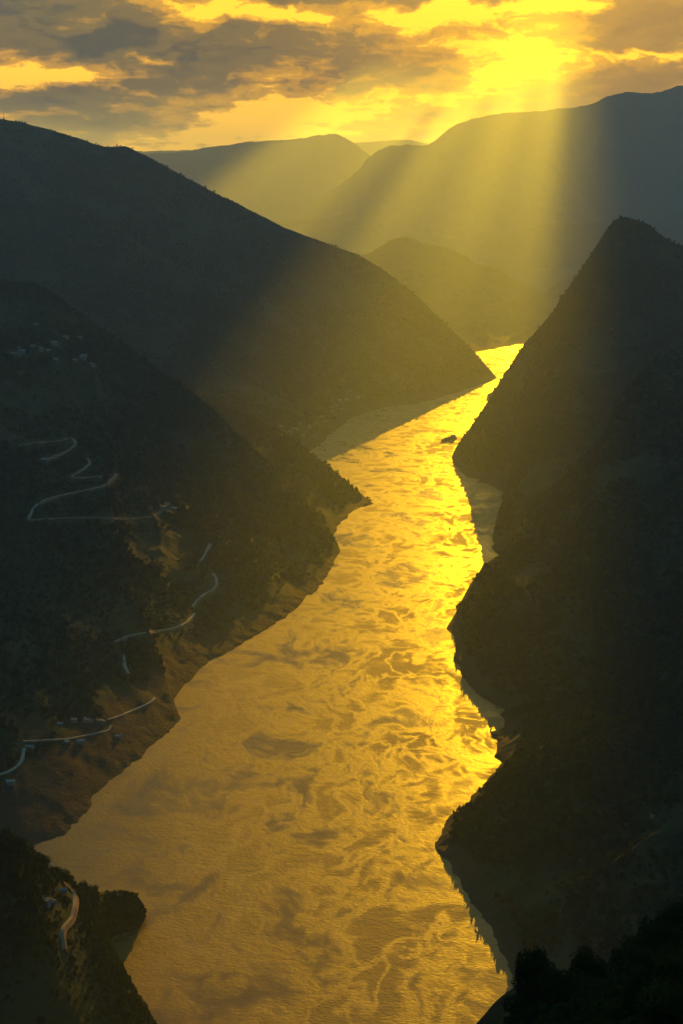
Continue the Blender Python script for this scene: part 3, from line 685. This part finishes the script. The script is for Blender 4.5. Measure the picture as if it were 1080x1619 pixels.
plant_trees(near_kinds, spots, lambda k: ('low bush at the very tip of the bottom right slope', 'second bush from the tip of the bottom right slope', 'tallest bush standing out near the tip of the bottom right slope')[k] if k < 3 else (f'{ORD[k]} tree from the tip along the crest of the bottom right slope' if k < 14 else 'dark leafy tree on the face of the bottom right slope'), 'trees on the bottom right slope')
DENSE = [bpy.data.objects.new('undergrowth_clump', leaf_cloud('undergrowth_clump', 400 + k, 260, 0.15, 6)) for k in range(3)]
P, _ = sample(K_F, 1.6, 300, s_lo=.2, s_hi=1.03, seed=73, clump=.9, limit=14000)
scatter('undergrowth', 'tangled undergrowth on the bottom right slope', P - [0, 0, .25], sizes(len(P), .6, 1.3, 74), ng=scatter_tree(DENSE), npick=3, seed=9)

# ------------------------------------------------------------------ boats, buoy, mast
M_HULL = simple('dark_painted_hull', (0.06, 0.055, 0.06), 0.5, 0.4, 0.2); M_RUST = simple('rust_red_boot_top', (0.16, 0.05, 0.03), 0.8, 0.2, 0.3)
M_CABIN = simple('grey_white_cabin', (0.35, 0.35, 0.36), 0.6, 0.3, 0.15); M_CARGO = simple('dark_cargo_sheet', (0.09, 0.085, 0.08), 0.9, 0.1, 0.3)
def make_boat():
    t = empty('cargo_boat', (0, 0, 0))
    L, B = 46.0, 9.0
    secs = []
    for k in range(15):
        s_ = k / 14; x = -L / 2 + L * s_
        wd = B / 2 * (min(1, (1 - s_) / .16) ** .6 if s_ > .84 else (0.82 + .18 * min(1, s_ / .1)))
        sheer = 2.6 + 2.2 * max(0, s_ - .75) / .25 * 1.0 + .5 * max(0, .1 - s_) / .1
        secs.append([(x, -wd * .72, -1.0), (x, -wd, .9), (x, -wd, sheer), (x, wd, sheer), (x, wd, .9), (x, wd * .72, -1.0)])
    V = [p for s_ in secs for p in s_]; F = []
    for k in range(14):
        for q in range(6): F.append((6 * k + q, 6 * k + (q + 1) % 6, 6 * k + 6 + (q + 1) % 6, 6 * k + 6 + q))
    F += [tuple(range(6)), tuple(reversed(range(84, 90)))]
    hull = mesh_obj('hull', V, F, M_HULL, t)
    mesh_obj('rubbing_strake', *box(-L / 2 + 1, L / 2 - 9, -B / 2 - .15, B / 2 + .15, 1.1, 1.6), M_RUST, hull)
    cv, cf = box(-L / 2 + 13, L / 2 - 8, -B / 2 + .9, B / 2 - .9, 2.5, 4.4); co = mesh_obj('cargo_hold', cv, cf, M_HULL, t)
    hv = [(-L / 2 + 13.4, -3.2, 4.4), (L / 2 - 8.4, -3.2, 4.4), (L / 2 - 8.4, 3.2, 4.4), (-L / 2 + 13.4, 3.2, 4.4), (-L / 2 + 15, 0, 6.3), (L / 2 - 10, 0, 5.9)]
    mesh_obj('cargo_heap', hv, [(0, 1, 5, 4), (2, 3, 4, 5), (0, 4, 3), (1, 2, 5), (0, 3, 2, 1)], M_CARGO, co)
    d1 = mesh_obj('deckhouse', *box(-L / 2 + 2, -L / 2 + 12, -B / 2 + .7, B / 2 - .7, 2.5, 5.4), M_CABIN, t)
    d2 = mesh_obj('wheelhouse', *box(-L / 2 + 4, -L / 2 + 11, -B / 2 + 1.3, B / 2 - 1.3, 5.4, 8.6), M_CABIN, t)
    mesh_obj('wheelhouse_roof', *box(-L / 2 + 3.4, -L / 2 + 11.7, -B / 2 + .9, B / 2 - .9, 8.6, 8.9), M_HULL, t)
    for y in (-2.3, -.8, .8, 2.3): mesh_obj('window', *box(-L / 2 + 10.98, -L / 2 + 11.06, y - .55, y + .55, 6.7, 8.0), M_GLASS, d2)
    for sgn in (-1, 1):
        for x in (5, 7.2, 9.4): mesh_obj('window', *box(-L / 2 + x - .7, -L / 2 + x + .7, sgn * (B / 2 - 1.3) - .05, sgn * (B / 2 - 1.3) + .05, 6.7, 8.0), M_GLASS, d2)
    V, F = tube((-L / 2 + 3, 0, 5.4), (-L / 2 + 2.6, 0, 8.8), .7, .6, 10); mesh_obj('funnel', V, F, M_HULL, t)
    V, F = tube((-L / 2 + 7, 0, 8.9), (-L / 2 + 7, 0, 13.5), .14, .07, 6); mesh_obj('mast', V, F, M_HULL, t)
    V, F = tube((L / 2 - 3, 0, 4.5), (L / 2 - 3, 0, 8.5), .13, .07, 6); mesh_obj('bow_mast', V, F, M_HULL, t)
    return t
def float_boat(t, bow, stern, label):
    a, b = at(*bow), at(*stern); mid = (a + b) / 2
    t.location = (mid[0], mid[1], 0); t.rotation_euler = (0, 0, math.atan2(a[1] - b[1], a[0] - b[0]))
    k = np.linalg.norm(a - b) / 46.0; t.scale = (k, k * 1.05, k * 1.05)
    tag(t, label, 'boat', 'boats on the river')
boat = make_boat(); boat2 = copy_tree(boat)
float_boat(boat, (698, 698), (720, 693), 'dark cargo boat in mid river on the sunlit water')
float_boat(boat2, (773, 630), (787, 622), 'small dark boat half hidden by the pointed right peak')
M_BUOY = simple('dark_red_buoy', (0.14, 0.04, 0.02), 0.6, 0.3, 0.1)
bu = empty('channel_buoy', tuple(at(711, 836)))
V, F = tube((0, 0, -.6), (0, 0, .7), 1.5, 1.5, 12); mesh_obj('float', V + [(0, 0, .7)], F + [(12 + k, 12 + (k + 1) % 12, 24) for k in range(12)], M_BUOY, bu)
V, F = tube((0, 0, .7), (0, 0, 3.4), 1.0, .25, 8); mesh_obj('tower', V, F, M_BUOY, bu)
V, F = tube((0, 0, 3.4), (0, 0, 4.2), .35, .3, 8); mesh_obj('lantern', V, F, M_GLASS, bu)
tag(bu, 'tiny dark buoy on the gold water near the right bank', 'buoy')
M_STEEL = simple('dark_steel', (0.12, 0.12, 0.12), 0.6, 0.3, 0.1)
d = SLOPES[K_A]; rowa = int(np.argmin(np.abs(d['S'] - 1.0))); xs = project(d['V'][rowa])[0]; mp = d['V'][rowa, int(np.argmin(np.abs(xs - 7)))]
ms = empty('radio_mast', tuple(mp - [0, 0, 2]))
for k in range(3):
    an = k * 2.094; V, F = tube((2.2 * math.cos(an), 2.2 * math.sin(an), 0), (.3 * math.cos(an), .3 * math.sin(an), 24), .28, .18, 5); mesh_obj('leg', V, F, M_STEEL, ms)
for z in (4, 8, 12, 16, 20):
    r_ = 2.2 - 1.9 * z / 24; V, F = [], []
    for k in range(3):
        a_, b_ = k * 2.094, (k + 1) * 2.094; tv, tf = tube((r_ * math.cos(a_), r_ * math.sin(a_), z), (r_ * math.cos(b_), r_ * math.sin(b_), z), .12, .12, 4); o_ = len(V); V += tv; F += [tuple(q + o_ for q in f) for f in tf]
    mesh_obj('brace', V, F, M_STEEL, ms)
V, F = tube((0, 0, 23), (0, 0, 31), .15, .08, 5); mesh_obj('antenna', V, F, M_STEEL, ms)
tag(ms, 'thin radio mast on the skyline at the far left', 'mast')

# ------------------------------------------------------------------ haze (even, closed box round everything but the clouds)
def b_haze(gg, out):
    p = gg.n('ShaderNodeVolumePrincipled')
    p.inputs['Color'].default_value = (0.57, 0.76, 1.0, 1); p.inputs['Density'].default_value = 6.5e-5; p.inputs['Anisotropy'].default_value = 0.52
    gg.nt.links.new(p.outputs[0], out.inputs['Volume'])
M_HAZE = material('valley_haze', b_haze)
X0, X1, Y0, Y1, Z0, Z1 = -19000, 19000, -3000, 26000, -62, 1610
hz = mesh_obj('haze', [(x, y, z) for x in (X0, X1) for y in (Y0, Y1) for z in (Z0, Z1)],
              [(0, 1, 3, 2), (4, 6, 7, 5), (0, 4, 5, 1), (2, 3, 7, 6), (0, 2, 6, 4), (1, 5, 7, 3)], M_HAZE)
tag(hz, 'golden evening haze filling the valley', None, None, 'stuff')

# ------------------------------------------------------------------ unseen clouds added above the frame round the sun: their gap shapes the beams
def b_cloud(dens):
    def b(gg, out):
        p = gg.n('ShaderNodeVolumePrincipled')
        p.inputs['Color'].default_value = (0.995, 0.99, 0.985, 1); p.inputs['Density'].default_value = dens; p.inputs['Anisotropy'].default_value = 0.45
        gg.nt.links.new(p.outputs[0], out.inputs['Volume'])
    return b
M_CLOUD = material('blocking_cloud', b_cloud(0.0062)); M_CLOUD2 = material('beam_veil', b_cloud(0.0021)); M_CLOUD3 = material('left_dimmer_cloud', b_cloud(0.0011)); M_CLOUD4 = material('right_dimmer_cloud', b_cloud(0.0017))  # densities set by how much sun each added cloud lets through
RV = Vector((math.cos(SUN_AZ), -math.sin(SUN_AZ), 0)); UV = RV.cross(SUN); UV = UV if UV.z > 0 else -UV
def cloud(label, blobs, mat, seed, voxel=120.0, lump=130.0, dist=30000.0):
    bm = bmesh.new()
    org = Vector((0, 0, CAM_H)) + SUN * dist
    for a, b, r, d in blobs:
        mt = Matrix.Translation(RV * a + UV * b + SUN * d) @ Matrix.Diagonal((1.25, 2.4, 0.85, 1))
        bmesh.ops.create_icosphere(bm, subdivisions=3, radius=r, matrix=mt)
    me = bpy.data.meshes.new('cloud'); bm.to_mesh(me); bm.free()
    o = bpy.data.objects.new('cloud', me); COL.objects.link(o)
    md = o.modifiers.new('remesh', 'REMESH'); md.mode = 'VOXEL'; md.voxel_size = voxel
    dg = bpy.context.evaluated_depsgraph_get(); ev = bpy.data.meshes.new_from_object(o.evaluated_get(dg))
    o.modifiers.clear(); o.data = ev
    n = len(ev.vertices); co = np.empty(n * 3); ev.vertices.foreach_get('co', co); co = co.reshape(-1, 3)
    nr = np.empty(n * 3); ev.vertices.foreach_get('normal', nr); nr = nr.reshape(-1, 3)
    k = 1 / 620.0
    dsp = fbm(co[:, 0] * k, co[:, 1] * k, co[:, 2] * k * 1.4, seed, 5, 0.6)
    co = co + nr * (dsp * lump * 1.9)[:, None]
    ev.vertices.foreach_set('co', co.ravel()); ev.update()
    ev.materials.clear(); ev.materials.append(mat)
    o.location = org
    return tag(o, label, 'cloud', 'unseen clouds shaping the sunbeams')
R = random.Random(11)
def edge(b): return (92 if abs(b) < 1150 else 92 - 0.27 * min(450.0, abs(b) - 1150)) - 0.075 * abs(b)
def lit(a, b):
    """where, seen along the sun's rays, the added clouds are left open (metres from the line camera to sun)"""
    r, th = math.hypot(a, b), math.degrees(math.atan2(-a, -b))
    if b > 0 or a > edge(b): return False
    return (r > 560 and th < 29.5) or (r > 1250 and th < 40) or (r > 1700 and 43.5 < th < 53)
shade_banks = {'right': [], 'top': [], 'left': [], 'left_thin': [], 'right_thin': []}
a = -7000.0
while a < 4200:
    b = -3900.0
    while b < 1000:
        aa, bb = a + R.uniform(-50, 50), b + R.uniform(-50, 50)
        rad = R.uniform(190, 250)
        side = 'right' if aa > edge(bb) and bb < -300 else ('left' if bb < -500 else 'top')
        fit = 0.45
        ok = not any(lit(aa + rad * fit * math.cos(t), bb + rad * fit * math.sin(t)) for t in np.linspace(0, 6.28, 9)) and not lit(aa, bb)
        if side == 'left' and bb < -1500: side = 'left_thin'
        if side == 'right' and bb < -1900: side = 'right_thin'
        if ok: shade_banks[side].append((aa, bb, rad, R.uniform(-150, 150)))
        b += 230
    a += 230
R = random.Random(29)
veil = []
for lo, hi in ((9.5, 15.0), (22.0, 27.5), (34.5, 38.0)):          # veils added in the gap to comb the light into shafts
    r0 = 1350.0
    while r0 < 4300:
        wd = math.radians(hi - lo) * r0 / 2
        for q_ in ((-.45, .45) if wd > 110 else (0.0,)):
            t0 = math.radians((lo + hi) / 2) + q_ * math.radians(hi - lo) * 0.6 + math.radians(R.uniform(-.7, .7))
            veil.append((-r0 * math.sin(t0), -r0 * math.cos(t0), max(85.0, wd * (0.62 if q_ else 0.9)) * R.uniform(.85, 1.15), R.uniform(-120, 120)))
        r0 += 95
cloud('unseen thin cloud added across the gap to split the sunbeams', veil, M_CLOUD2, 54, voxel=60.0, lump=40, dist=64000)
cloud('unseen cloud bank added above the frame to shade right of the beams', shade_banks['right'], M_CLOUD, 51, lump=70, dist=64000)  # out of view, cuts the right edge of the beams
cloud('unseen cloud over the sun, shaped to shade the near slopes', shade_banks['top'], M_CLOUD, 52, lump=70, dist=64000)  # out of view, keeps direct sun off the air near the camera
cloud('unseen wide cloud bank added above the frame to shade the left slopes', shade_banks['left'], M_CLOUD, 53, lump=70, dist=64000)  # out of view, keeps direct sun off the left wall
cloud('unseen thin cloud added on the left to half shade the far haze', shade_banks['left_thin'], M_CLOUD3, 55, lump=70, dist=64000)  # added so part of the sun still reaches the far left haze
cloud('unseen thin cloud added on the right to half shade the far haze', shade_banks['right_thin'], M_CLOUD4, 56, lump=70, dist=64000)  # added so a little sun leaks into the far right haze
